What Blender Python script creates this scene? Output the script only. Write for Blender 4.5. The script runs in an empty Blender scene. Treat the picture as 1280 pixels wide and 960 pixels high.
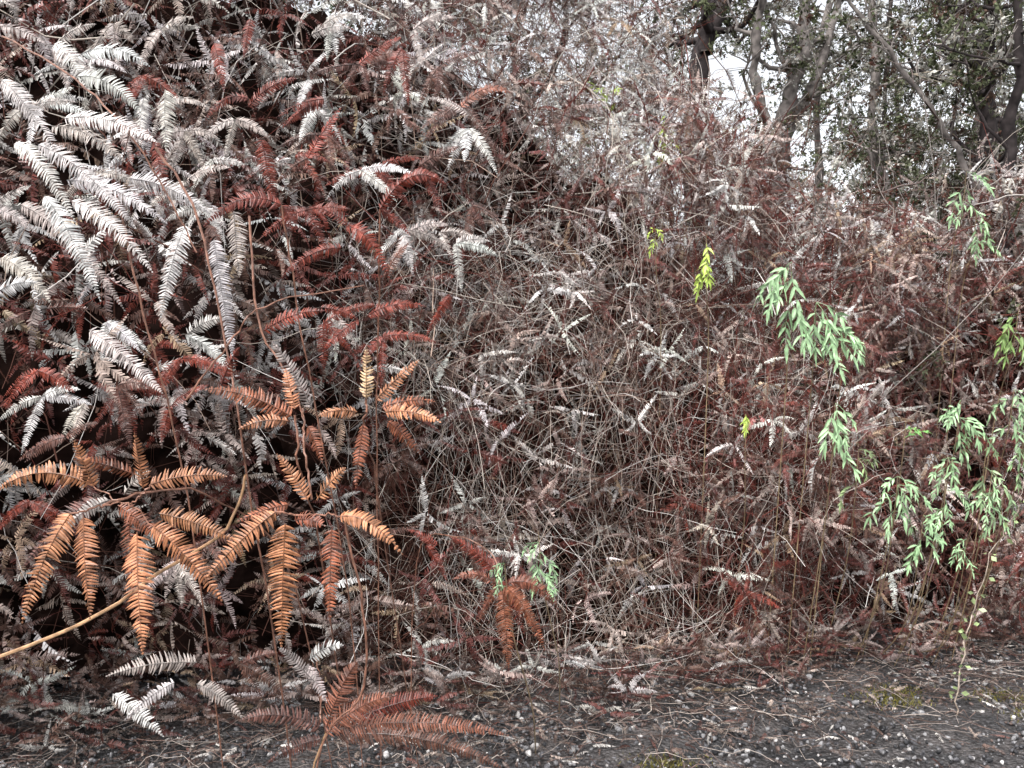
import bpy, math, random, bmesh
import numpy as np
from mathutils import Vector
R = np.random.RandomState(7)
random.seed(7)
scn = bpy.context.scene
COL = scn.collection

# ---------------------------------------------------------------- materials
def new_mat(name):
    m = bpy.data.materials.new(name); m.use_nodes = True
    nt = m.node_tree; nt.nodes.clear()
    o = nt.nodes.new('ShaderNodeOutputMaterial')
    b = nt.nodes.new('ShaderNodeBsdfPrincipled')
    nt.links.new(b.outputs[0], o.inputs[0])
    return m, nt, b

def attr_mat(name, rough=0.55, spec=0.4, nscale=60, var=0.35, bump=0.0):
    """colour from a stored attribute, broken up by procedural noise"""
    m, nt, b = new_mat(name)
    a = nt.nodes.new('ShaderNodeAttribute'); a.attribute_type = 'GEOMETRY'; a.attribute_name = 'col'
    tc = nt.nodes.new('ShaderNodeTexCoord')
    n = nt.nodes.new('ShaderNodeTexNoise'); n.inputs['Scale'].default_value = nscale
    n.inputs['Detail'].default_value = 2 if bump else 0
    nt.links.new(tc.outputs['Object'], n.inputs['Vector'])
    mr = nt.nodes.new('ShaderNodeMapRange')
    mr.inputs[1].default_value = 0.3; mr.inputs[2].default_value = 0.7
    mr.inputs[3].default_value = 1-var; mr.inputs[4].default_value = 1+var
    nt.links.new(n.outputs['Fac'], mr.inputs[0])
    mx = nt.nodes.new('ShaderNodeVectorMath'); mx.operation = 'SCALE'
    nt.links.new(a.outputs['Color'], mx.inputs[0]); nt.links.new(mr.outputs[0], mx.inputs['Scale'])
    nt.links.new(mx.outputs[0], b.inputs['Base Color'])
    b.inputs['Roughness'].default_value = rough
    b.inputs['Specular IOR Level'].default_value = spec
    if bump:
        bp = nt.nodes.new('ShaderNodeBump'); bp.inputs['Strength'].default_value = bump
        bp.inputs['Distance'].default_value = 0.01
        nt.links.new(n.outputs['Fac'], bp.inputs['Height']); nt.links.new(bp.outputs[0], b.inputs['Normal'])
    return m
def plain_mat(name):
    """matt dry matter, stored colour"""
    m = bpy.data.materials.new(name); m.use_nodes=True; nt=m.node_tree; nt.nodes.clear()
    o = nt.nodes.new('ShaderNodeOutputMaterial'); b=nt.nodes.new('ShaderNodeBsdfDiffuse'); nt.links.new(b.outputs[0],o.inputs[0])
    a = nt.nodes.new('ShaderNodeAttribute'); a.attribute_name='col'; nt.links.new(a.outputs['Color'],b.inputs['Color'])
    return m

M_mass = attr_mat('dry_fern_mass', 0.42, 0.5, 25, 0.35)
M_leaf = plain_mat('tree_leaf')
M_hero = attr_mat('dry_fern_leaf', 0.40, 0.5, 55, 0.5, 0.3)
M_green = attr_mat('live_fern_leaf', 0.4, 0.5, 50, 0.25)
M_stem = plain_mat('dry_twig')
M_bark = attr_mat('bark', 0.9, 0.2, 14, 0.6, 0.9)
M_stone = attr_mat('gravel_stone', 0.6, 0.4, 150, 0.25)

# ---------------------------------------------------------------- mesh helpers
def norm(a):
    a=np.asarray(a,float)
    return a/np.maximum(np.linalg.norm(a,axis=-1,keepdims=True),1e-9)

def fast_mesh(name, V, F, C, mat, parent=None, smooth=False):
    k=F.shape[1]
    me=bpy.data.meshes.new(name)
    me.vertices.add(len(V)); me.vertices.foreach_set('co',np.ascontiguousarray(V,dtype=np.float32).ravel())
    me.loops.add(F.size); me.loops.foreach_set('vertex_index',F.ravel().astype(np.int32))
    me.polygons.add(len(F)); me.polygons.foreach_set('loop_start',(np.arange(len(F))*k).astype(np.int32))
    if smooth: me.polygons.foreach_set('use_smooth',np.ones(len(F),bool))
    me.update(calc_edges=True)
    ca=me.color_attributes.new('col','FLOAT_COLOR','POINT')
    c=np.ones((len(V),4),np.float32); c[:,:3]=np.clip(C,0,1)
    ca.data.foreach_set('color',c.ravel())
    me.materials.append(mat)
    o=bpy.data.objects.new(name,me); COL.objects.link(o)
    if parent: o.parent=parent
    return o

class Acc:
    def __init__(s): s.v=[]; s.f=[]; s.c=[]; s.n=0
    def add(s, v, f, c):
        v=np.asarray(v,float).reshape(-1,3); n=len(v)
        c=np.asarray(c,float)
        if c.ndim==1: c=np.tile(c,(n,1))
        s.v.append(v); s.c.append(c)
        s.f += [tuple(int(i)+s.n for i in q) for q in f]
        s.n += n
    def arrays(s): return np.concatenate(s.v), np.array(s.f), np.concatenate(s.c)
    def obj(s, name, mat, parent=None, smooth=False):
        me = bpy.data.meshes.new(name)
        v=np.concatenate(s.v)
        me.from_pydata(v.tolist(), [], s.f)
        ca = me.color_attributes.new('col','FLOAT_COLOR','POINT')
        c=np.ones((len(v),4)); c[:,:3]=np.clip(np.concatenate(s.c),0,1)
        ca.data.foreach_set('color', c.ravel())
        me.materials.append(mat)
        if smooth: me.polygons.foreach_set('use_smooth',[True]*len(me.polygons))
        o=bpy.data.objects.new(name, me); COL.objects.link(o)
        if parent: o.parent=parent
        return o

def tubes_mesh(name, P, rad, col, mat, sides=3, parent=None):
    N,K,_=P.shape
    T=np.gradient(P,axis=1); T=norm(T)
    ref=np.zeros_like(T); ref[...,1]=1.0
    bad=np.abs(T[...,1])>0.9; ref[bad]=[1,0,0]
    A=norm(np.cross(T,ref)); B=np.cross(T,A)
    ang=np.arange(sides)*2*math.pi/sides
    V=P[:,:,None,:]+rad[:,:,None,None]*(np.cos(ang)[None,None,:,None]*A[:,:,None,:]+np.sin(ang)[None,None,:,None]*B[:,:,None,:])
    V=V.reshape(-1,3)
    n=np.arange(N)[:,None,None]; k=np.arange(K-1)[None,:,None]; s=np.arange(sides)[None,None,:]
    s2=(s+1)%sides
    base=(n*K+k)*sides
    F=np.stack([base+s, base+s2, base+sides+s2, base+sides+s],axis=-1).reshape(-1,4)
    c=np.repeat(col,K*sides,axis=0)
    return fast_mesh(name,V,F,c,mat,parent,True)

def resample(pts, K):
    p=[np.asarray(q,float) for q in pts]
    p=[2*p[0]-p[1]]+p+[2*p[-1]-p[-2]]
    segs=len(p)-3; out=[]
    for i in range(K):
        t=i/(K-1)*segs; s=min(int(t),segs-1); u=t-s
        a,b,c,d=p[s:s+4]
        out.append(0.5*((2*b)+(-a+c)*u+(2*a-5*b+4*c-d)*u*u+(-a+3*b-3*c+d)*u**3))
    return np.array(out)

def add_tube(acc, path, radii, col, sides=5):
    P=np.asarray(path); K=len(P)
    T=norm(np.gradient(P,axis=0))
    A=None; v=[]
    for k in range(K):
        if A is None:
            r=np.array([0,1,0]) if abs(T[k][1])<0.9 else np.array([1,0,0])
            A=norm(np.cross(T[k],r))
        else: A=norm(A-np.dot(A,T[k])*T[k])
        B=np.cross(T[k],A)
        for s in range(sides):
            a=2*math.pi*s/sides
            v.append(P[k]+radii[k]*(math.cos(a)*A+math.sin(a)*B))
    f=[]
    for k in range(K-1):
        for s in range(sides):
            s2=(s+1)%sides
            f.append((k*sides+s,k*sides+s2,(k+1)*sides+s2,(k+1)*sides+s))
    acc.add(v,f,col)

# ---------------------------------------------------------------- fern pinna
def pinna(acc, P0, P1, bulge=(0,0,0.02), nrm=(0,-1,0.35), hw=0.021, pairs=26, fold=0.35, col=(.5,.17,.05), curl=0.5, seed=0, lod=0, ragged=0.12, twist=0.25):
    rs=np.random.RandomState(seed)
    P0=np.asarray(P0,float); P1=np.asarray(P1,float); C=(P0+P1)/2+np.asarray(bulge)*2
    nrm=norm(np.asarray(nrm)+rs.normal(0,0.12,3))
    col=np.asarray(col,float)
    def pt(t): return (1-t)**2*P0+2*t*(1-t)*C+t*t*P1
    def tg(t): return norm(2*(1-t)*(C-P0)+2*t*(P1-C))
    L=np.linalg.norm(P1-C)+np.linalg.norm(C-P0); L=L*0.9
    sp=L/pairs
    tw0=rs.uniform(-twist,twist); tw1=rs.uniform(-twist,twist)
    V=[];F=[];Cc=[]
    ph=rs.uniform(0,6)
    for i in range(pairs):
        t=(i+0.6)/pairs
        p=pt(t); T=tg(t)
        S=norm(np.cross(T,nrm)); N=norm(np.cross(S,T))
        tw=tw0+(tw1-tw0)*t
        S,N=S*math.cos(tw)+N*math.sin(tw), N*math.cos(tw)-S*math.sin(tw)
        env=min(1,0.6+t*2.2)*(1-t**2.8)**0.9
        env=max(env,0.07)
        for sd in (-1,1):
            if rs.rand()<ragged*0.25: continue
            ll=hw*env*rs.uniform(1-ragged,1+ragged*0.6)
            fo=fold+rs.normal(0,0.13)+0.12*math.sin(ph+t*7)
            D=norm(sd*S*math.cos(fo)-N*math.sin(fo)+T*rs.normal(0.24,0.08))
            Wd=norm(T-np.dot(T,D)*D)
            Nn=norm(np.cross(D,Wd))
            if np.dot(Nn,N)<0: Nn=-Nn
            roll=rs.normal(0,0.24); Wd,Nn=Wd*math.cos(roll)+Nn*math.sin(roll), Nn*math.cos(roll)-Wd*math.sin(roll)
            w=sp*(0.40 if lod==0 else 0.45)
            cu=curl*rs.uniform(0.4,1.7)
            stn=[(0,.9),(.4,1.0),(.8,.6),(1,.08)] if lod==0 else [(0,.9),(1,.5)]
            b=len(V); cc=col*rs.uniform(0.72,1.22)
            if lod==0 and t>.8: cc=cc*(1+(.8-t)*1.2)
            for (u,wf) in stn:
                q=p+D*ll*u - Nn*ll*cu*u*u*0.45 + T*ll*0.15*u*u
                ww=w*wf
                if lod==0:
                    V+= [q-Wd*ww-Nn*ww*0.22, q, q+Wd*ww-Nn*ww*0.22]
                    k=1.0-0.2*u
                    Cc+=[cc*0.86*k, cc*1.08, cc*0.86*k]
                else:
                    V+= [q-Wd*ww, q+Wd*ww]; Cc+=[cc,cc]
            ns=len(stn)
            for k in range(ns-1):
                if lod==0:
                    a=b+3*k
                    F+=[(a,a+1,a+4,a+3),(a+1,a+2,a+5,a+4)]
                else:
                    a=b+2*k; F.append((a,a+1,a+3,a+2))
    acc.add(V,F,np.array(Cc))
    K=8 if lod==0 else 5
    path=[pt(k/(K-1)) for k in range(K)]
    r=0.0011 if lod==0 else 0.009
    add_tube(acc,path,[r*(1-0.7*k/(K-1)) for k in range(K)], col*0.5, 4 if lod==0 else 3)

PIN=[]
for i in range(14):
    a=Acc(); droop=[0.05,0.12,0.2,0.3,0.16,0.08,0.25,0.35,0.1,0.2,0.3,0.15,.25,.1][i]
    shriv = i>=9
    pinna(a,(0,0,0),(0.97,R.uniform(-.14,.14),-droop*1.2),bulge=(0,R.uniform(-.08,.08),droop*0.45),nrm=(0,0,1),
          hw=0.125 if not shriv else 0.085,pairs=20 if not shriv else 13,fold=0.3 if not shriv else 0.8,
          col=(1,1,1),curl=0.6 if not shriv else 1.6,seed=100+i,lod=1,ragged=0.2 if not shriv else 0.7,twist=0.25 if not shriv else 1.2)
    PIN.append(a.arrays())
SPR=[]
for i in range(6):
    a=Acc(); rs=np.random.RandomState(40+i)
    for b in range(3):
        end=np.array([1,0,0])*rs.uniform(.6,1)+rs.normal(0,.28,3)
        add_tube(a,[end*t for t in (0,1)],[.012,.006],(.8,.7,.6),3)
        for k in range(8):
            t=rs.uniform(.25,1); p=end*t
            d=norm(rs.normal(0,1,3)+np.array([.5,0,.2])); n=norm(np.cross(d,rs.normal(0,1,3)))
            l=rs.uniform(.13,.24); w=l*.3
            a.add([p,p+d*l*.5+n*w,p+d*l,p+d*l*.5-n*w],[(0,1,2,3)],np.array((1,1,1))*rs.uniform(.6,1.3)*0.85)
    SPR.append(a.arrays())
STO=[]
for i in range(5):
    bm=bmesh.new(); bmesh.ops.create_icosphere(bm,subdivisions=2,radius=1)
    rs=np.random.RandomState(60+i)
    ax=norm(rs.normal(0,1,(7,3))); off=rs.uniform(.55,.85,7); vv=[]
    for v in bm.verts:
        c=np.array(v.co)
        for a_,o_ in zip(ax,off):
            d=c@a_
            if d>o_: c=c-a_*(d-o_)
        vv.append(c*np.array([1,.8,.6]))
    STO.append((np.array(vv),np.array([[q.index for q in f.verts] for f in bm.faces]),np.ones((len(vv),3)))); bm.free()

def rotm(d,n):
    X=norm(d); Y=norm(np.cross(n,X)); Z=np.cross(X,Y)
    return np.stack([X,Y,Z],-1)
def scatter(name, protos, P, M, scale, idx, col, mat, parent=None):
    P=np.asarray(P,float); scale=np.asarray(scale,float); idx=np.asarray(idx); col=np.asarray(col,float)
    Vs=[];Fs=[];Cs=[];off=0
    for i,(v,f,c) in enumerate(protos):
        k=np.where(idx==i)[0]
        if not len(k): continue
        W=np.einsum('nij,vj->nvi',M[k],v)*scale[k][:,None,None]+P[k][:,None,:]
        Vs.append(W.reshape(-1,3)); n=len(v)
        Fs.append((f[None]+(np.arange(len(k))*n)[:,None,None]).reshape(-1,f.shape[1])+off)
        Cs.append((c[None]*col[k][:,None,:]).reshape(-1,3)); off+=n*len(k)
    return fast_mesh(name,np.concatenate(Vs),np.concatenate(Fs),np.concatenate(Cs),mat,parent)
def rrot(rs,N): return rotm(norm(rs.normal(0,1,(N,3))),norm(rs.normal(0,1,(N,3))))

# ---------------------------------------------------------------- the bank of dead fern: shape functions
def sst(a,b,x):
    t=np.clip((x-a)/(b-a),0,1); return t*t*(3-2*t)
def bumps(x,z):
    return (0.5*np.sin(2.1*x+1.3*z+0.7)+0.4*np.sin(4.3*x-3.1*z+2.0)+0.35*np.sin(1.7*x+5.2*z+4.1)+0.3*np.sin(9.1*x+6.3*z)+0.25*np.sin(7.3*z-11.0*x+1.0))
def front(x,z):
    b=3.08+0.30*np.clip(x,-2.5,3)
    b=b+0.28*z
    b=b-0.7*sst(-0.1,-1.3,x)*sst(0.6,1.3,z)+.25*sst(-.1,-.6,x)*sst(.8,.2,z)
    return b+(0.17+0.10*sst(.3,1.2,x))*bumps(x,z)*sst(0,.5,z+.15)
XH=[-6,-2.5,-1,0,0.5,0.8,1.1,1.4,1.8,2.4,3.0,3.6,6]
ZH=[3.7,3.6,3.55,3.6,3.6,3.3,2.85,2.5,2.2,2.1,2.45,2.7,2.6]
def top(x): return np.interp(x,XH,ZH)+0.10*np.sin(9*x+1)+0.07*np.sin(23*x)

PAL={'white':(.70,.66,.63),'pink':(.45,.345,.305),'brown':(.14,.075,.057),'dred':(.14,.027,.017),'maroon':(.18,.058,.048),'tan':(.41,.285,.19)}
PV=np.array(list(PAL.values()))
def pick_cols(x,z,rs):
    n=len(x); W=np.zeros((n,6))
    left=sst(0.3,-0.6,x); right=sst(0.4,1.1,x)*sst(2.4,1.6,z); mid=1-np.maximum(left,right)
    W+=left[:,None]*np.array([.30,.16,.25,.22,.04,.03])
    W+=mid[:,None]*np.array([.33,.22,.23,.11,.07,.04])
    W+=right[:,None]*np.array([.11,.20,.27,.10,.28,.04])
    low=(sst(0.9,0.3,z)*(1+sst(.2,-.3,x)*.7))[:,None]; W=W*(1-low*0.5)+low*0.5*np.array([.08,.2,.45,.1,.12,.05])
    W/=W.sum(1,keepdims=True); cs=W.cumsum(1)
    k=(rs.rand(n)[:,None]>cs).sum(1).clip(0,5)
    c=PV[k]*rs.uniform(.5,1.2,(n,1))
    return c*(1+rs.normal(0,.025,(n,3)))

rs=np.random.RandomState(11)
NH=8600
x=rs.uniform(-3.3,4.2,NH); z=0.05+rs.uniform(0,1,NH)*top(x)
dens=rs.rand(NH)
thr=.36+.24*sst(1.1,1.6,z)+.22*sst(0,-.6,x)*sst(.5,1,z)+.36*sst(.6,1.1,x)
keep=dens<thr
x=x[keep];z=z[keep]
y=front(x,z)+rs.exponential(0.17,len(x))-0.08
# crest and top surface
xt=rs.uniform(-3.3,4.2,1300); zt=top(xt)+rs.normal(-.15,.2,1300); yt=front(xt,zt)+rs.uniform(-.05,1.3,1300)*rs.rand(1300)
# deeper interior of the loose upper part
xd=rs.uniform(-.6,1.5,650); zd=rs.uniform(1.6,1,650)+rs.rand(650)*(top(xd)-1.5); yd=front(xd,zd)+rs.uniform(.2,.9,650)
# skirt spilling onto the ground
xs=rs.uniform(-2.8,3.8,460); zs=rs.uniform(.02,.22,460); ys=front(xs,zs)-rs.uniform(-.05,.28,460)
x=np.concatenate([x,xt,xd,xs]);y=np.concatenate([y,yt,yd,ys]);z=np.concatenate([z,zt,zd,zs])
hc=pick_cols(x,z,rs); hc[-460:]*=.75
P=[];D=[];N_=[];S=[];I=[];CL=[]
for i in range(len(x)):
    m=rs.randint(2,6)
    a0=rs.uniform(0,6.28); rt=x[i]>.7
    for j in range(m):
        a=a0+6.28*j/m+rs.normal(0,.3)
        d=np.array([math.cos(a)*(.75 if rt else 1), rs.normal(-0.25,.35), math.sin(a)*0.9-0.25])
        if z[i]<.2: d[2]=abs(d[2])*.6
        n=np.array([rs.normal(0,.4),-0.8+rs.normal(0,.3),0.6+rs.normal(0,.3)])
        P.append((x[i]+d[0]*.01,y[i],max(z[i],.03))); D.append(d); N_.append(n)
        S.append(rs.uniform(.08,.165)*(0.95 if x[i]>0 else 1.1)*(.75 if z[i]<.25 else 1))
        I.append(rs.randint(0,9) if rs.rand()<(0.78 if x[i]<0 else 0.65) else rs.randint(9,14))
        CL.append(hc[i]*rs.uniform(.85,1.15))
P=np.array(P)
print('bank pinnae',len(P))
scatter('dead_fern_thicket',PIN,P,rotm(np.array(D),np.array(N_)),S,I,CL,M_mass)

def wires(n, xr, zr_, lmin,lmax, seed, dirfn, depth=0.18, rad=(.0008,.0018)):
    rs=np.random.RandomState(seed)
    x=rs.uniform(*xr,n); z=rs.uniform(0,1,n)*(np.minimum(top(x),zr_[1])-zr_[0])+zr_[0]
    y=front(x,z)-0.03+rs.exponential(depth,n)
    K=9; L=rs.uniform(lmin,lmax,n)
    d=norm(dirfn(rs,n,x,z))
    cv=rs.normal(0,1,(n,3))*np.array([1,.5,1])*1.1; cv[:,2]-=0.5
    wob=rs.normal(0,.22,(n,K,3))
    P=np.zeros((n,K,3)); p=np.stack([x,y,z],1); P[:,0]=p
    for k in range(1,K):
        d=norm(d+cv/K+wob[:,k])
        p=p+d*(L/(K-1))[:,None]
        P[:,k]=p
    P-= (P.mean(1,keepdims=True)-P[:,:1])
    P[...,2]=np.maximum(P[...,2],0.008)
    r=rs.uniform(rad[0],rad[1],n)[:,None]*np.linspace(1,.5,K)[None]
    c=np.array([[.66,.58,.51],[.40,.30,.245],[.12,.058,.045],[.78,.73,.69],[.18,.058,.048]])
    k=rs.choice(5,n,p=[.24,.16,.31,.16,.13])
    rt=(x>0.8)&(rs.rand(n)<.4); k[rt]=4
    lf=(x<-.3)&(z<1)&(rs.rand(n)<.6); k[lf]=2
    return P,r,c[k]*rs.uniform(.6,1.15,(n,1))
def dv(rs,n,x,z):
    d=rs.normal(0,.55,(n,3)); d[:,1]*=.5; d[:,2]+=rs.choice([-1,1],n)*.9; return d
def dr(rs,n,x,z):
    d=rs.normal(0,1,(n,3)); d[:,1]*=.4; return d
sets=[wires(3500,(-0.7,1.5),(0,2.0),.3,.9,21,dv),wires(1900,(-3.3,4.2),(0,3.5),.3,1.0,22,dr),wires(1300,(.6,4.2),(0,2.3),.2,.7,23,dv),
      wires(700,(-3.3,4.2),(1.4,3.6),.5,1.4,24,dv,.3,(.0015,.0035)),wires(1100,(-.6,1.6),(1.4,3.8),.4,1.1,25,dv,.5,(.001,.0025))]
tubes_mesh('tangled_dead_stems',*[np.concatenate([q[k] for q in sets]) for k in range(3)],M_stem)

# ---- added dark backing inside the bank; its colour stands for interior shade
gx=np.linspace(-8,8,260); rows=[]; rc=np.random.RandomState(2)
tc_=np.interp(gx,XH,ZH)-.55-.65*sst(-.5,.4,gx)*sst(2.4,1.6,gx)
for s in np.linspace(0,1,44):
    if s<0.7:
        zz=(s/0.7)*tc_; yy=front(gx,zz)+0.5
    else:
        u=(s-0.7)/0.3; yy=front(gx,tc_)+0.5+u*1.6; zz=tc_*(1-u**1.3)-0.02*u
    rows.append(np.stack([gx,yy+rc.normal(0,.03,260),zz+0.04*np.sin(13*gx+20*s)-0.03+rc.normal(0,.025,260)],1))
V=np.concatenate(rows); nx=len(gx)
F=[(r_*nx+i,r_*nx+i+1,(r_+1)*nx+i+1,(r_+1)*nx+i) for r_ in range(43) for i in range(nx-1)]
me=bpy.data.meshes.new('thicket_shade_backing'); me.from_pydata(V.tolist(),[],F)
m,nt,b=new_mat('backing_shade'); n=nt.nodes.new('ShaderNodeTexNoise'); n.inputs['Scale'].default_value=30; n.inputs['Detail'].default_value=5
cr=nt.nodes.new('ShaderNodeValToRGB'); cr.color_ramp.elements[0].position=.4; cr.color_ramp.elements[0].color=(.010,.006,.005,1); cr.color_ramp.elements[1].position=.65; cr.color_ramp.elements[1].color=(.045,.026,.022,1)  # near-black browns: shadow tone between the fronds, painted in
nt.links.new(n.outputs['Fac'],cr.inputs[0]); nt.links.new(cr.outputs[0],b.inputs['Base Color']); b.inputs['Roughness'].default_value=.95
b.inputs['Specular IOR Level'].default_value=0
me.materials.append(m); o=bpy.data.objects.new('thicket_shade_backing',me); COL.objects.link(o)

# ---------------------------------------------------------------- ground
def axis(b,near,step):
    s=list(np.arange(-near,near+1e-6,step)); v=near
    while v<b: v*=1.5; s.append(v); s.insert(0,-v)
    return np.array(s)
ax=axis(250,6,.08)
X,Y=np.meshgrid(ax,ax+3.0)
Z=0.012*np.sin(5*X+2*Y)+0.01*np.sin(11*Y-7*X)+0.006*np.sin(23*X+17*Y)-0.012
near=(np.abs(X)<6)&(np.abs(Y-3)<6); Z=np.where(near,Z,-0.02)
n_=len(ax); V=np.stack([X.ravel(),Y.ravel(),Z.ravel()],1)
F=[(j*n_+i,j*n_+i+1,(j+1)*n_+i+1,(j+1)*n_+i) for j in range(n_-1) for i in range(n_-1)]
me=bpy.data.meshes.new('ground'); me.from_pydata(V.tolist(),[],F); me.polygons.foreach_set('use_smooth',[True]*len(F))
m,nt,b=new_mat('dark_cinder_ground')
tc=nt.nodes.new('ShaderNodeTexCoord')
v1=nt.nodes.new('ShaderNodeTexVoronoi'); v1.inputs['Scale'].default_value=70
n1=nt.nodes.new('ShaderNodeTexNoise'); n1.inputs['Scale'].default_value=5; n1.inputs['Detail'].default_value=9
for q in (v1,n1): nt.links.new(tc.outputs['Object'],q.inputs['Vector'])
c1=nt.nodes.new('ShaderNodeValToRGB'); e=c1.color_ramp.elements; e[0].position=.35; e[0].color=(.025,.025,.027,1); e[1].position=.7; e[1].color=(.09,.08,.078,1)
nt.links.new(n1.outputs['Fac'],c1.inputs[0])
mx=nt.nodes.new('ShaderNodeMix'); mx.data_type='RGBA'; mx.blend_type='MULTIPLY'; mx.inputs[0].default_value=.8
nt.links.new(c1.outputs[0],mx.inputs[6])
c2=nt.nodes.new('ShaderNodeSeparateColor'); nt.links.new(v1.outputs['Color'],c2.inputs[0])
mr=nt.nodes.new('ShaderNodeMapRange'); mr.inputs[3].default_value=.4; mr.inputs[4].default_value=1.8; nt.links.new(c2.outputs[0],mr.inputs[0]); nt.links.new(mr.outputs[0],mx.inputs[7])
nt.links.new(mx.outputs[2],b.inputs['Base Color']); b.inputs['Roughness'].default_value=.6
bp=nt.nodes.new('ShaderNodeBump'); bp.inputs['Distance'].default_value=.012; bp.invert=True; nt.links.new(v1.outputs['Distance'],bp.inputs['Height']); nt.links.new(bp.outputs[0],b.inputs['Normal'])
me.materials.append(m); COL.objects.link(bpy.data.objects.new('ground',me))

rs=np.random.RandomState(5)
N=17000; gx_=rs.uniform(-2.6,3.6,N); gy=rs.uniform(2.1,4.2,N)
P=np.stack([gx_,gy,rs.uniform(-.006,.007,N)],1)
pc=np.array([[.09,.088,.095],[.22,.215,.22],[.12,.085,.075],[.46,.44,.43],[.03,.03,.033]])
scatter('gravel',STO,P,rrot(rs,N),rs.lognormal(math.log(.0068),.45,N).clip(.0025,.02),rs.randint(0,5,N),pc[rs.choice(5,N,p=[.3,.25,.16,.08,.21])]*rs.uniform(.7,1.3,(N,1)),M_stone)
N=4200; gx_=rs.uniform(-3,4,N); gy=front(gx_,0)-.1+rs.normal(-.08,.3,N)
P=np.stack([gx_,gy,rs.uniform(.004,.04,N)],1); a=rs.uniform(0,6.28,N)
d=np.stack([np.cos(a),np.sin(a),rs.normal(0,.15,N)],1); nn=np.stack([rs.normal(0,.4,N),rs.normal(0,.4,N),np.ones(N)],1)
lc=np.array([[.13,.085,.07],[.32,.25,.21],[.60,.56,.52],[.12,.05,.04]])[rs.choice(4,N,p=[.47,.25,.13,.15])]*rs.uniform(.4,1.15,(N,1))
scatter('fallen_fern_litter',PIN,P,rotm(d,nn),rs.uniform(.03,.09,N),rs.randint(4,14,N),lc,M_mass)
n=1400; K=6; xx=rs.uniform(-3,4,n); yy=front(xx,0)+rs.normal(-.2,.3,n); a=rs.uniform(0,6.28,n); L=rs.uniform(.05,.28,n)
t=np.linspace(0,1,K)[None]; cv=rs.normal(0,.12,(n,1))*L[:,None]*np.sin(t*3.14)
P=np.stack([xx[:,None]+np.cos(a)[:,None]*L[:,None]*t-np.sin(a)[:,None]*cv, yy[:,None]+np.sin(a)[:,None]*L[:,None]*t+np.cos(a)[:,None]*cv, np.full((n,K),.012)+rs.uniform(0,.02,(n,K))],-1)+rs.normal(0,.004,(n,K,3))
tubes_mesh('fallen_twigs',P,rs.uniform(.0007,.0018,n)[:,None]*np.ones((1,K)),np.array([[.42,.36,.32],[.10,.07,.06],[.2,.14,.12]])[rs.randint(0,3,n)],M_stem)

acc=Acc()
for (mx_,my_) in [(1.5,3.1),(1.95,3.15),(2.1,3.05),(.5,2.6),(2.0,2.95),(1.55,3.2)]:
    for k in range(300):
        p=np.array([mx_+rs.normal(0,.06),my_+rs.normal(0,.04),0]); d=norm(rs.normal(0,.5,3)+np.array([0,0,1]))*rs.uniform(.008,.025)
        s=norm(np.cross(d,rs.normal(0,1,3)))*.002
        acc.add([p-s,p+s,p+d],[(0,1,2)],np.array([.17,.15,.03])*rs.uniform(.4,1.3))
acc.obj('moss',M_green)

# ---------------------------------------------------------------- hero ferns
COP=(.47,.20,.10); RUST=(.26,.082,.04); DRED=(.20,.034,.018); WHT=(.67,.64,.615); GRY=(.42,.355,.325); DBR=(.13,.055,.04)
sd=[500]
def fern(name, yb, strokes, stems=(), mat=None):
    """strokes: (x0,z0,x1,z1,colour[,dict]) in centimetres, at distance yb (m)"""
    acc=Acc()
    for s in strokes:
        x0,z0,x1,z1,c=s[:5]; o=dict(s[5]) if len(s)>5 else {}
        sd[0]+=1; rs=np.random.RandomState(sd[0])
        dy=o.pop('dy',rs.uniform(-.05,.02)); y0=yb+o.pop('y0',0)
        L=math.hypot(x1-x0,z1-z0)/100
        arch=o.pop('arch',rs.uniform(.05,.12))
        vx=x1-x0
        bl=np.array([0.0,-0.35,1.0 if abs(vx)>0.3*abs(z1-z0) else .3])*arch*L
        kw=dict(hw=min(.028,max(.015,L*.15)),pairs=int(max(16,L/.0048)),seed=sd[0],fold=rs.uniform(.1,.35),curl=.35,col=np.array(c)*rs.uniform(.75,1.15)*(1+rs.normal(0,.02,3)))
        kw.update(o)
        pinna(acc,(x0/100,y0,z0/100),(x1/100,y0+dy,z1/100),bulge=bl,**kw)
    for st in stems:
        pts,r0,c=st
        path=resample(pts,22); rs=np.random.RandomState(sd[0]+int(r0*1e5)); path[1:-1]+=rs.normal(0,.0014,(20,3))
        add_tube(acc,path,[r0*(1-.35*k/21) for k in range(22)],c,6)
    return acc.obj(name,mat or M_hero)
TAN=(.45,.27,.15); SBR=(.25,.12,.08)
fern('dead_fern',1.25,[
 (-70,104.5,-75.6,88,COP),(-68,104,-64.6,89,COP),(-59.5,101.5,-56.3,83.7,COP),(-57,102.5,-46.2,90.3,COP),
 (-57.5,109,-45.5,110.2,COP),(-56,104.5,-44.3,100,COP),(-58.5,108.5,-57.6,117.6,COP,{'arch':.02}),(-66.3,108.7,-68,116.3,COP,{'arch':.02}),
 (-67,109.2,-82,108,COP,{'arch':.16}),(-65,105,-56,98,RUST,{'y0':.05}),(-64,103,-62,91,RUST,{'y0':.07}),(-70,106,-80,95,DBR,{'y0':.08}),(-62,110,-70,113,RUST,{'y0':.05}),
 (-63,107,-58,111,GRY,{'y0':.03}),(-66,106,-73,101,GRY,{'y0':.04})],
 [([(-.655,1.26,1.055),(-.60,1.30,1.07),(-.55,1.45,1.04),(-.5,1.8,.8),(-.5,2.3,.0)],.0022,SBR),
  ([(-.70,1.25,1.045),(-.655,1.26,1.055),(-.61,1.25,1.06),(-.57,1.25,1.025)],.0016,SBR),([(-.575,1.25,1.09),(-.61,1.25,1.06),(-.663,1.25,1.087)],.0016,SBR)])
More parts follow.
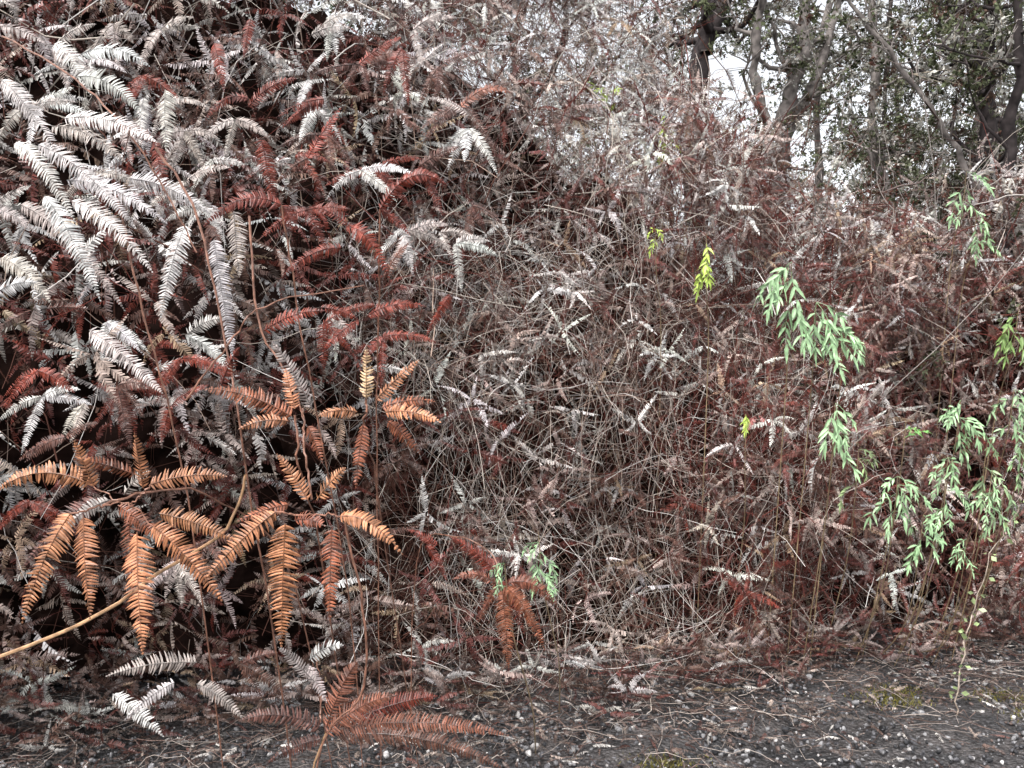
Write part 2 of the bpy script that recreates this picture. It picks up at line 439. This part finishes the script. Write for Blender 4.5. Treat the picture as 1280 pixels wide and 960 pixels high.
fern('dead_fern',1.25,[
 (-36,102.8,-36.8,83,COP,{'arch':.05}),(-37.5,104.7,-48.2,94,COP),(-28.6,102,-27.8,88.8,RUST),(-27.4,104,-17.2,98,COP,{'arch':.18}),
 (-31,106.6,-26,112,COP,{'arch':.04}),(-32.4,106.6,-37.3,114,COP,{'arch':.04}),(-34.5,103.4,-28.8,103,RUST),(-37,105,-44,103,RUST,{'y0':.06})],
 [([(-.375,1.25,1.047),(-.343,1.26,1.04),(-.30,1.25,1.045),(-.272,1.25,1.04)],.0018,SBR),
  ([(-.267,1.26,1.031),(-.24,1.27,.88),(-.247,1.3,.74),(-.336,1.35,.59),(-.42,1.5,.0)],.0022,SBR),
  ([(-.32,1.26,1.066),(-.335,1.27,1.15),(-.345,1.3,1.21)],.002,SBR)])
fern('dead_fern',1.27,[
 (-23.5,122.7,-23.4,131,(.50,.33,.19),{'arch':.02}),(-22,122.4,-15,128.9,COP,{'arch':.03}),(-20.5,120.5,-11,119,COP),(-20,119,-15,113.5,RUST),
 (-24,118.5,-24.6,108.5,RUST),(-25,120.5,-30.4,120,COP),(-22,121,-13,122,RUST,{'y0':.06}),
 (-35.5,119.8,-49.8,124.2,RUST,{'arch':.08}),(-36,119,-43.4,117.8,COP),(-35,121,-36.9,127.6,COP,{'arch':.03}),(-33.5,121,-39,132,GRY,{'y0':.05}),
 (-40,133.6,-29.6,136.6,DRED,{'arch':.08}),(-50,124,-45,131,DRED,{'y0':.08}),(-34,118,-31,112,RUST,{'y0':.04})],
 [([(-.235,1.27,1.225),(-.24,1.3,1.17),(-.25,1.5,1.0),(-.25,2.2,.1)],.002,SBR),([(-.35,1.27,1.2),(-.345,1.29,1.1),(-.36,1.5,.9),(-.4,2.1,.0)],.002,SBR)])
RB=(.20,.07,.042)
fern('dead_fern',1.4,[
 (-33,64,-27.6,75.5,RB,{'hw':.026}),(-34,64,-47,67,DBR,{'arch':.14}),(-32,63.5,-.5,62.5,RB,{'arch':.07,'hw':.022}),(-31,62.5,-1,57,DBR,{'arch':.1,'hw':.024}),
 (-33,63,-20,71.4,RB),(-30,62,-14,66,DRED,{'y0':.07}),(-35,72,-41,79,GRY,{'arch':.03}),(-36,76,-29,80,WHT),(-38,73,-33,68,GRY,{'y0':.05}),(-34,62,-44,57,DBR),
 (-60,72,-68,66,WHT),(-60,72,-75,71,GRY,{'y0':.1}),(-62,66,-52,60,GRY,{'y0':.15}),(-76,66,-66,58,WHT,{'y0':.1})],
 [([(-.33,1.4,.63),(-.36,1.42,.55),(-.42,1.45,.3),(-.4,1.6,0)],.002,TAN),([(-.345,1.42,.64),(-.35,1.44,.7),(-.36,1.44,.76)],.0015,SBR)])
fern('dead_fern',2.1,[
 (-4,71.5,-15.5,74,RB,{'arch':.2}),(-4,71,-9,61,RB),(-2.5,70,-.8,50,RUST,{'arch':.1}),(-2,71,8.8,54,RUST,{'arch':.15}),(-1,72,13,64,RB,{'arch':.22}),(-3,71,3.5,56,DRED,{'y0':.05}),
 (-4,72,-17,83,DRED,{'y0':.1}),(-24,80,-18,70,DRED,{'y0':.1}),(-20,82,-28,86,DRED)],
 [([(-.035,2.1,.71),(-.05,2.15,.78),(-.15,2.2,.82),(-.3,2.5,.7),(-.35,2.7,0)],.0022,SBR)])
fern('dead_fern',1.85,[
 (-58.9,182.5,-56.2,168,DRED,{'arch':.03,'hw':.026}),(-54,167,-70.6,161,DRED,{'arch':.2}),(-54,167,-51,160.8,DRED,{'hw':.024}),(-31,166,-15,170.8,DRED,{'arch':.28}),(-31,166,-24,160,DRED),
 (-39,162,-28.4,149,DRED,{'arch':.2}),(-40,157,-53,150,DRED),(-38,162,-47,166,DRED),(-45,143,-36,140,DRED),(-34,141,-20,143,DRED),(-36,140,-44,132,DRED),(-30,150,-24,158,RB),
 (-62,190,-50,196,DRED),(-62,192,-72,186,DRED,{'arch':.2}),(-12,190,0,193,RB,{'arch':.2}),(-10,188,-20,192,GRY),
 (-48,178,-40,190,DRED,{'arch':.04}),(-48,178,-56,172,DBR),(-84,182,-80,168,DRED),(-84,182,-96,186,DBR),(-70,205,-66,192,DRED),(-36,200,-26,207,DRED),(-36,200,-46,196,DBR),(-22,176,-12,180,DBR),(-22,176,-16,164,DRED)],
 [([(-.54,1.85,1.67),(-.52,1.9,1.45),(-.48,2.0,1.1),(-.45,2.2,.6),(-.45,2.4,0)],.0024,SBR),([(-.31,1.85,1.66),(-.33,1.95,1.4),(-.36,2.1,1.0),(-.4,2.4,0)],.0022,SBR)])
W={'hw':.026,'curl':.5}
wh=[(-104,163,-80,140),(-92,162,-80,141),(-89,162,-71,147),(-66,157,-69,138),(-64,156,-60,130),(-58,161,-56.5,147),(-97,174,-75,156),(-94,168,-71,158),
 (-89,188,-74,179),(-88.5,191.6,-73,189),(-108,193,-89,190),(-104,187,-91,169),(-73,187,-73,174),(-86,136,-71,123),(-104,138,-89,144),(-106,151,-93,141),(-101,200,-92,188),
 (-86,176,-66,170),(-80,168,-62,160),(-110,178,-95,160),(-100,181,-82,172)]
fern('silvery_dead_fern',1.6,[(a,b,c,d,WHT if i%5 else GRY,dict(W,y0=float(R.uniform(-.1,.15)),arch=float(R.uniform(.05,.16)))) for i,(a,b,c,d) in enumerate(wh)],
 [([(-.678,1.5,1.70),(-.617,1.5,1.608),(-.576,1.5,1.478),(-.54,1.5,1.296),(-.51,1.5,1.113),(-.5,1.7,.6),(-.5,1.9,0)],.0026,SBR),
  ([(-.5,1.5,1.57),(-.484,1.5,1.37),(-.426,1.5,1.265),(-.4,1.5,1.19),(-.396,1.5,1.13)],.0024,SBR),
  ([(-1.1,1.7,2.0),(-.9,1.6,1.88),(-.75,1.5,1.75),(-.66,1.5,1.62),(-.6,1.5,1.5)],.0022,SBR),
  ([(-.80,1.6,1.62),(-.76,1.62,1.4),(-.7,1.7,1.0),(-.7,2.0,0)],.0025,SBR),
  ([(-.62,1.5,1.22),(-.53,1.5,1.34),(-.47,1.5,1.40),(-.3,1.6,1.45)],.002,SBR),
  ([(-1.5,1.4,.55),(-.877,1.35,.784),(-.70,1.34,.86),(-.603,1.33,.928),(-.493,1.32,.99),(-.452,1.31,1.058),(-.44,1.3,1.1)],.0035,TAN)])
st=[];rs=np.random.RandomState(77)
for k in range(120):
    hx=rs.uniform(-150,-10); hz=rs.uniform(50,250); pale=hz>115 and rs.rand()<(.55 if hx<-65 else .38)
    if hx>-90 and hz<135 and rs.rand()<.75: continue
    if hz<110 and (hx>-60 or rs.rand()<.5): continue
    if hx>-45 and rs.rand()<.35: continue
    y0=rs.uniform(.0,.65); c=(WHT if rs.rand()<.55 else GRY) if pale else [DRED,DBR,DRED,GRY][rs.randint(4)]
    for j in range(rs.randint(2,5)):
        a=rs.uniform(-2.8,.5); L=rs.uniform(10,17)
        st.append((hx,hz,hx+L*math.cos(a),hz+L*math.sin(a),c,{'y0':y0,'hw':rs.uniform(.017,.023)}))
fern('silvery_dead_fern',1.95,st)

# ---- green live foliage: drooping leaves with narrow lance leaflets on thin upright stems
GR=(.33,.50,.27); YG=(.42,.55,.10)
def lance(acc,p,d,l,w,col,rs):
    d=norm(d); s=norm(np.cross(d,norm(np.array([0,-1,.5])+rs.normal(0,.5,3)))); n=np.cross(s,d)
    V=[];C=[]
    for (u,wf) in [(0,.15),(.3,1),(.65,.8),(1,.03)]:
        q=p+d*l*u-np.array([0,0,1])*l*.35*u*u
        V+=[q-s*w*wf+n*w*wf*.35,q,q+s*w*wf+n*w*wf*.35]; C+=[col*.95,col*1.15,col*.95]
    F=[]
    for k in range(3): a=3*k; F+=[(a,a+1,a+4,a+3),(a+1,a+2,a+5,a+4)]
    acc.add(V,F,np.array(C))
def green(hx,hz,y,n,L,col,seed,spread=(-2.9,.0)):
    rs=np.random.RandomState(seed); acc=Acc(); h=np.array([hx/100,y,hz/100])
    path=resample([h+np.array([0,0,.05]),h+np.array([.02,.08,-.15]),h+np.array([.08,.3,-.45]),np.array([h[0]+.1,y+.6,0])],18)
    add_tube(acc,path,[.0015+.0012*k/17 for k in range(18)],(.30,.22,.13),5)
    for j in range(n):
        a=rs.uniform(*spread); l=L/100*rs.uniform(.6,1.15); k0=path[rs.randint(0,5)]
        d=norm(np.array([math.cos(a),rs.normal(-.2,.4),math.sin(a)+.35])); cc=np.array(col)*rs.uniform(.7,1.25)
        q=[k0]
        for k in range(8): d=norm(d+np.array([0,0,-.15])+rs.normal(0,.07,3)); q.append(q[-1]+d*l/8)
        add_tube(acc,q,[.0012]*9,cc*.8,3)
        for k in (2,4,5,7,8):
            t=norm(q[k]-q[k-1]); s=norm(np.cross(t,np.array([0,-1,.3])+rs.normal(0,.3,3)))
            ll=l*.38*(1-.35*(k/8)**2)
            for sg in (-1,1):
                if rs.rand()<.12: continue
                lance(acc,q[k]+rs.normal(0,.002,3),t*.8+sg*s*.6+rs.normal(0,.22,3),ll*rs.uniform(.6,1.15),ll*.13,cc*rs.uniform(.75,1.2),rs)
        lance(acc,q[-1],norm(q[-1]-q[-2]),l*.34,l*.045,cc,rs)
    acc.obj('green_fern',M_green)
green(103,165,2.9,9,15,GR,1); green(112,150,2.9,8,15,GR,2,(-1.8,-.2)); green(122,139,2.9,3,13,GR,21,(-.8,-.2)); green(119,113,2.9,7,13,GR,3,(-2.4,-.6)); green(142,86,2.9,8,13,GR,4)
green(168,114,2.95,9,12,GR,5,(-3.1,.2)); green(154,71,2.95,6,12,GR,6,(-2.2,-.8)); green(74,177,3.0,5,11,YG,7,(-2.2,-.8)); green(8,75,2.4,7,7.5,GR,8,(-2.9,-.2)); green(-2,73,2.07,4,4.5,GR,9)
green(181,98,3.0,5,11,(.27,.38,.2),10); green(150,106,3.0,2,8,(.2,.45,.12),11,(0,.8)); green(206,152,3.2,4,13,(.18,.28,.08),12); green(225,225,3.9,6,18,GR,13); green(80,262,4.1,4,16,YG,14,(-2.5,-1)); green(54,272,4.2,3,18,YG,15,(1,2.4)); green(176,60,3.05,4,9,GR,16); green(194,80,3.1,4,11,(.24,.34,.18),17); green(132,95,3.0,4,9,(.27,.36,.16),18); green(166,92,3.0,5,10,GR,19)
green(188,118,2.95,8,13,(.30,.45,.24),22); green(192,102,2.95,7,12,(.27,.40,.2),23); green(160,84,2.9,6,10,GR,24); green(230,205,3.9,4,14,(.26,.4,.2),25); green(60,185,3.3,3,8,YG,26); green(92,108,3.1,3,7,YG,27); green(178,88,2.92,6,11,GR,28)

acc=Acc(); rs=np.random.RandomState(3)
path=resample([(1.66,2.95,-.01),(1.68,2.95,.2),(1.74,2.97,.4),(1.80,2.95,.62),(1.9,2.95,.8)],24); path[1:-1]+=rs.normal(0,.005,(22,3)); add_tube(acc,path,[.003*(1-.6*k/23) for k in range(24)],(.38,.31,.25),5)
for k in range(2,24):
    for j in range(4):
        d=norm(rs.normal(0,1,3)+np.array([0,-.2,.4])); p=path[k]+d*.012; n=norm(np.cross(d,rs.normal(0,1,3))); l=rs.uniform(.014,.03)
        if rs.rand()<.6: acc.add([p,p+d*l*.5+n*l*.35,p+d*l,p+d*l*.5-n*l*.35],[(0,1,2,3)],np.array([.34,.43,.2])*rs.uniform(.6,1.2))
acc.obj('sapling',M_green)

# ---------------------------------------------------------------- trees
def tree(name, pts, r0, seed, col=(.10,.08,.07), leaf=(.15,.17,.10), nb=14, zmin=2.0, nleaf=420, forks=(), lsize=.16, crown=1.1):
    rs=np.random.RandomState(seed); acc=Acc(); pts=[np.array(p,float) for p in pts]
    K=40; path=resample(pts,K); path[1:]+=np.cumsum(rs.normal(0,.014,(K-1,3)),0)*np.array([1,1,.2])
    rad=[r0*(1-.6*k/(K-1))*(1+.14*math.sin(k*1.3+seed)+rs.normal(0,.06)) for k in range(K)]; rad[0]*=1.4
    add_tube(acc,path,rad,col,9)
    tips=[]; starts=[]
    for fk in forks:
        p=resample(fk,20); p[1:]+=np.cumsum(rs.normal(0,.01,(19,3)),0); add_tube(acc,p,[r0*.6*(1-.6*k/19) for k in range(20)],col,7); starts+= [(p[k],r0*.3) for k in range(6,20,3)]
    ks=[k for k in range(K) if path[k][2]>zmin]
    for i in range(nb):
        k=ks[rs.randint(len(ks))]; starts.append((path[k],rad[k]*.45))
    for (p,r) in starts:
        d=norm(rs.normal(0,1,3)*np.array([1,1,.5])+np.array([0,0,.45])); L=crown*rs.uniform(.5,1.2); q=[p]
        n=9
        for s in range(n):
            d=norm(d+rs.normal(0,.28,3)+np.array([0,0,.03])); q.append(q[-1]+d*L/n)
        add_tube(acc,q,[max(.003,r*(1-.85*s/n)) for s in range(n+1)],np.array(col)*1.15,5)
        for t in range(5):
            s=rs.randint(3,n+1); d2=norm(d+rs.normal(0,.8,3)); w=[q[s]]
            for u in range(5): d2=norm(d2+rs.normal(0,.35,3)); w.append(w[-1]+d2*L*.09)
            add_tube(acc,w,[.006*(1-.7*u/5) for u in range(6)],np.array(col)*1.6,3)
            tips+=w[1:]+[q[s]]
    o=acc.obj(name,M_bark,smooth=True)
    tips=np.array(tips); k=rs.randint(0,len(tips),nleaf); P=tips[k]+rs.normal(0,.07,(nleaf,3))
    lc=np.array(leaf)*rs.uniform(.35,1.4,(nleaf,1)); u=rs.rand(nleaf); pale=u<.42; lc[pale]=np.array([.47,.46,.42])*rs.uniform(.6,1.2,(pale.sum(),1)); br=u>.85; lc[br]=[.15,.10,.08]
    scatter('crown',SPR,P,rrot(rs,nleaf),rs.uniform(.6,1.3,nleaf)*lsize,rs.randint(0,6,nleaf),lc,M_leaf,parent=o)
    return o
DK=(.035,.028,.028); GY=(.17,.15,.14)
tree('ohia_tree',[(1.5,6.8,0),(1.58,6.8,2),(1.56,6.8,3.3),(1.63,6.8,3.65),(1.67,6.8,4.15),(1.9,6.8,4.56),(2.2,7,5.6),(2.3,7.1,6.8)],.12,1,DK,forks=[[(1.67,6.8,4.1),(1.66,6.8,4.5),(1.45,6.8,5.8)]],zmin=4.2,nleaf=280,nb=10)
tree('ohia_tree',[(2.2,6.3,0),(2.1,6.3,2.4),(2.12,6.3,2.84),(2.08,6.3,3.35),(1.95,6.3,3.8),(1.95,6.3,4.3),(2.05,6.5,5.5)],.06,2,GY,nb=10,zmin=2.6,nleaf=190)
tree('ohia_tree',[(2.6,7.5,0),(2.5,7.5,2.6),(2.58,7.5,3.55),(2.73,7.5,4.3),(2.78,7.5,4.9),(3.0,7.6,6.6)],.10,3,GY,forks=[[(2.6,7.5,3.6),(3.0,7.5,4.3),(3.3,7.6,5.5)]],zmin=3.6,nleaf=300)
tree('ohia_tree',[(4.3,6.8,0),(4.2,6.8,2.5),(4.1,6.8,3.7),(4.07,6.8,4.1),(4.15,6.8,4.55),(4.3,7,6.2)],.085,4,DK,nb=20,zmin=2.6,nleaf=600)
tree('ohia_tree',[(3.25,5,0),(3.2,5,1.66),(3.17,5,2.67),(3.2,5,3.6),(3.1,5.1,4.6)],.05,5,DK,nb=12,zmin=2.2,nleaf=280)
tree('ohia_tree',[(3.5,5.5,0),(3.4,5.5,1.8),(3.18,5.5,2.7),(2.9,5.5,3.2),(2.43,5.5,3.82),(2.2,5.4,4.2)],.028,6,GY,nb=8,zmin=2.0,nleaf=90,crown=.7)
tree('ohia_tree',[(-2.8,6.8,0),(-2.75,6.8,2.5),(-2.78,6.8,4.1),(-2.72,6.8,4.6),(-2.6,6.8,6.5)],.1,7,DK,nb=18,zmin=3.4,nleaf=300)
tree('ohia_tree',[(3.7,7.4,0),(3.6,7.4,2.2),(3.45,7.4,3.6),(3.5,7.4,4.8),(3.4,7.5,6.4)],.06,8,GY,nb=12,zmin=2.8,nleaf=300)
rs=np.random.RandomState(90)
for k,(tx,ty) in enumerate([(-6,9),(-4.3,8),(-1.4,8.2),(0.1,8.4),(3.4,9.2),(5.0,10.5),(5.4,8.2),(6.5,10),(6.0,12.5),(7.4,13),(.7,9.5),(7.8,9),(-3,12),(9,13),(5.1,9.2),(2.6,11.5)]):
    b=rs.normal(0,.25,8)
    tree('ohia_tree',[(tx,ty,0),(tx+b[0],ty,1.6),(tx+b[1],ty+b[4],3.2),(tx+b[2]*1.5,ty,5),(tx+b[3]*2,ty,7.2)],rs.uniform(.045,.08),200+k,[DK,GY,(.09,.075,.07)][k%3],
         leaf=[(.12,.145,.085),(.16,.17,.12),(.11,.14,.075)][k%3],nb=20,zmin=1.8,nleaf=520,crown=1.4,lsize=.19)

def shrub(name,cx,cy,w,h,seed,nst=45,nleaf=900,leaf=(.13,.14,.09)):
    rs=np.random.RandomState(seed); K=10; P=[];tips=[]
    for i in range(nst):
        p=np.array([cx+rs.normal(0,w*.25),cy+rs.normal(0,.3),0]); d=norm(np.array([rs.normal(0,.35),rs.normal(0,.3),1])); q=[p]; L=h*rs.uniform(.5,1.15)
        for k in range(K-1): d=norm(d+rs.normal(0,.22,3)); q.append(q[-1]+d*L/(K-1))
        P.append(q); tips+=q[3:]
        for j in range(6):
            s=rs.randint(3,K); d2=norm(rs.normal(0,1,3)); w2=[q[s]]
            for k in range(K-1): d2=norm(d2+rs.normal(0,.3,3)+np.array([0,0,-.02])); w2.append(w2[-1]+d2*.5/(K-1))
            P.append(w2); tips+=w2[3:]
    P=np.array(P); n=len(P); o=tubes_mesh(name,P,rs.uniform(.002,.007,n)[:,None]*np.linspace(1,.35,K)[None],np.array([[.42,.38,.35],[.07,.05,.045],[.18,.14,.13]])[rs.randint(0,3,n)],M_stem,4)
    tips=np.array(tips); k=rs.randint(0,len(tips),nleaf); PP=tips[k]+rs.normal(0,.05,(nleaf,3))
    lc=np.array(leaf)*rs.uniform(.4,1.4,(nleaf,1)); pale=rs.rand(nleaf)<.36; lc[pale]=np.array([.48,.45,.41])*rs.uniform(.6,1.2,(pale.sum(),1)); br=rs.rand(nleaf)<.3; lc[br]=[.12,.065,.052]
    scatter('leaves',SPR,PP,rrot(rs,nleaf),rs.uniform(.08,.15,nleaf),rs.randint(0,6,nleaf),lc,M_leaf,parent=o)
shrub('understorey_shrub',2.3,5.9,1.6,3.2,1,50,1000); shrub('understorey_shrub',3.3,6.1,1.6,3.7,2,50,1300); shrub('understorey_shrub',3.1,7.0,2.0,4.2,3,55,1300); shrub('understorey_shrub',4.6,6.6,2,4.3,4,50,1200)
shrub('understorey_shrub',1.5,6.3,1.2,2.9,5,40,700); shrub('understorey_shrub',0.5,6.0,1.8,3.9,6,55,900); shrub('understorey_shrub',-1.6,6.8,2.4,3.6,7,30,400); shrub('understorey_shrub',4.4,8.2,2.4,4.8,8,50,1300)

rs=np.random.RandomState(31); N=19000
x=rs.uniform(-14,20,N); y=rs.uniform(14,20,N); z=rs.uniform(0,1,N)*8
g=np.sin(x*1.1+1)+np.sin(z*1.5+x*.7)+np.sin(x*2.9-z*2.3)+rs.normal(0,.7,N)-.30*(z-3.5)-.9*((x>3)&(x<6.8)&(z>4.8))
k=(g>0)|(z<2.6); x,y,z=x[k],y[k],z[k]; N=len(x)
lc=np.array([.15,.17,.11])*rs.uniform(.5,1.6,(N,1)); pale=rs.rand(N)<.4; lc[pale]=[.40,.39,.36]
scatter('background',SPR,np.stack([x,y,z],1),rrot(rs,N),rs.uniform(.25,.6,N),rs.randint(0,6,N),lc,M_leaf)

# ---------------------------------------------------------------- light
w=bpy.data.worlds.new('World'); scn.world=w; w.use_nodes=True; nt=w.node_tree
bg=nt.nodes['Background']; sky=nt.nodes.new('ShaderNodeTexSky'); sky.sky_type='NISHITA'; sky.sun_disc=False
EL,AZ=math.radians(58),math.radians(215)
sky.sun_elevation=EL; sky.sun_rotation=AZ; sky.dust_density=4; sky.air_density=1
hs=nt.nodes.new('ShaderNodeHueSaturation'); hs.inputs['Saturation'].default_value=.15; hs.inputs['Value'].default_value=2.5
nt.links.new(sky.outputs[0],hs.inputs['Color']); nt.links.new(hs.outputs[0],bg.inputs[0]); bg.inputs[1].default_value=.15
try: w.cycles.sampling_method='NONE'
except Exception as ex: print(ex)
sl=bpy.data.lights.new('sun','SUN'); sl.energy=1.5; sl.angle=math.radians(12); sl.color=(1,.97,.93)
so=bpy.data.objects.new('sun',sl); COL.objects.link(so)
dirv=Vector((math.sin(AZ)*math.cos(EL), math.cos(AZ)*math.cos(EL), math.sin(EL)))
so.rotation_euler=dirv.to_track_quat('Z','Y').to_euler(); so.location=(0,0,10)

cd=bpy.data.cameras.new('camera'); cam=bpy.data.objects.new('camera',cd); COL.objects.link(cam)
cam.location=(0,0,1.25); cam.rotation_euler=(math.radians(90),0,0)
cd.sensor_width=36; cd.lens=36*985/1280; cd.clip_end=1000; cd.clip_start=.05
scn.camera=cam
scn.view_settings.view_transform='Standard'; scn.view_settings.look='None'; scn.view_settings.exposure=0
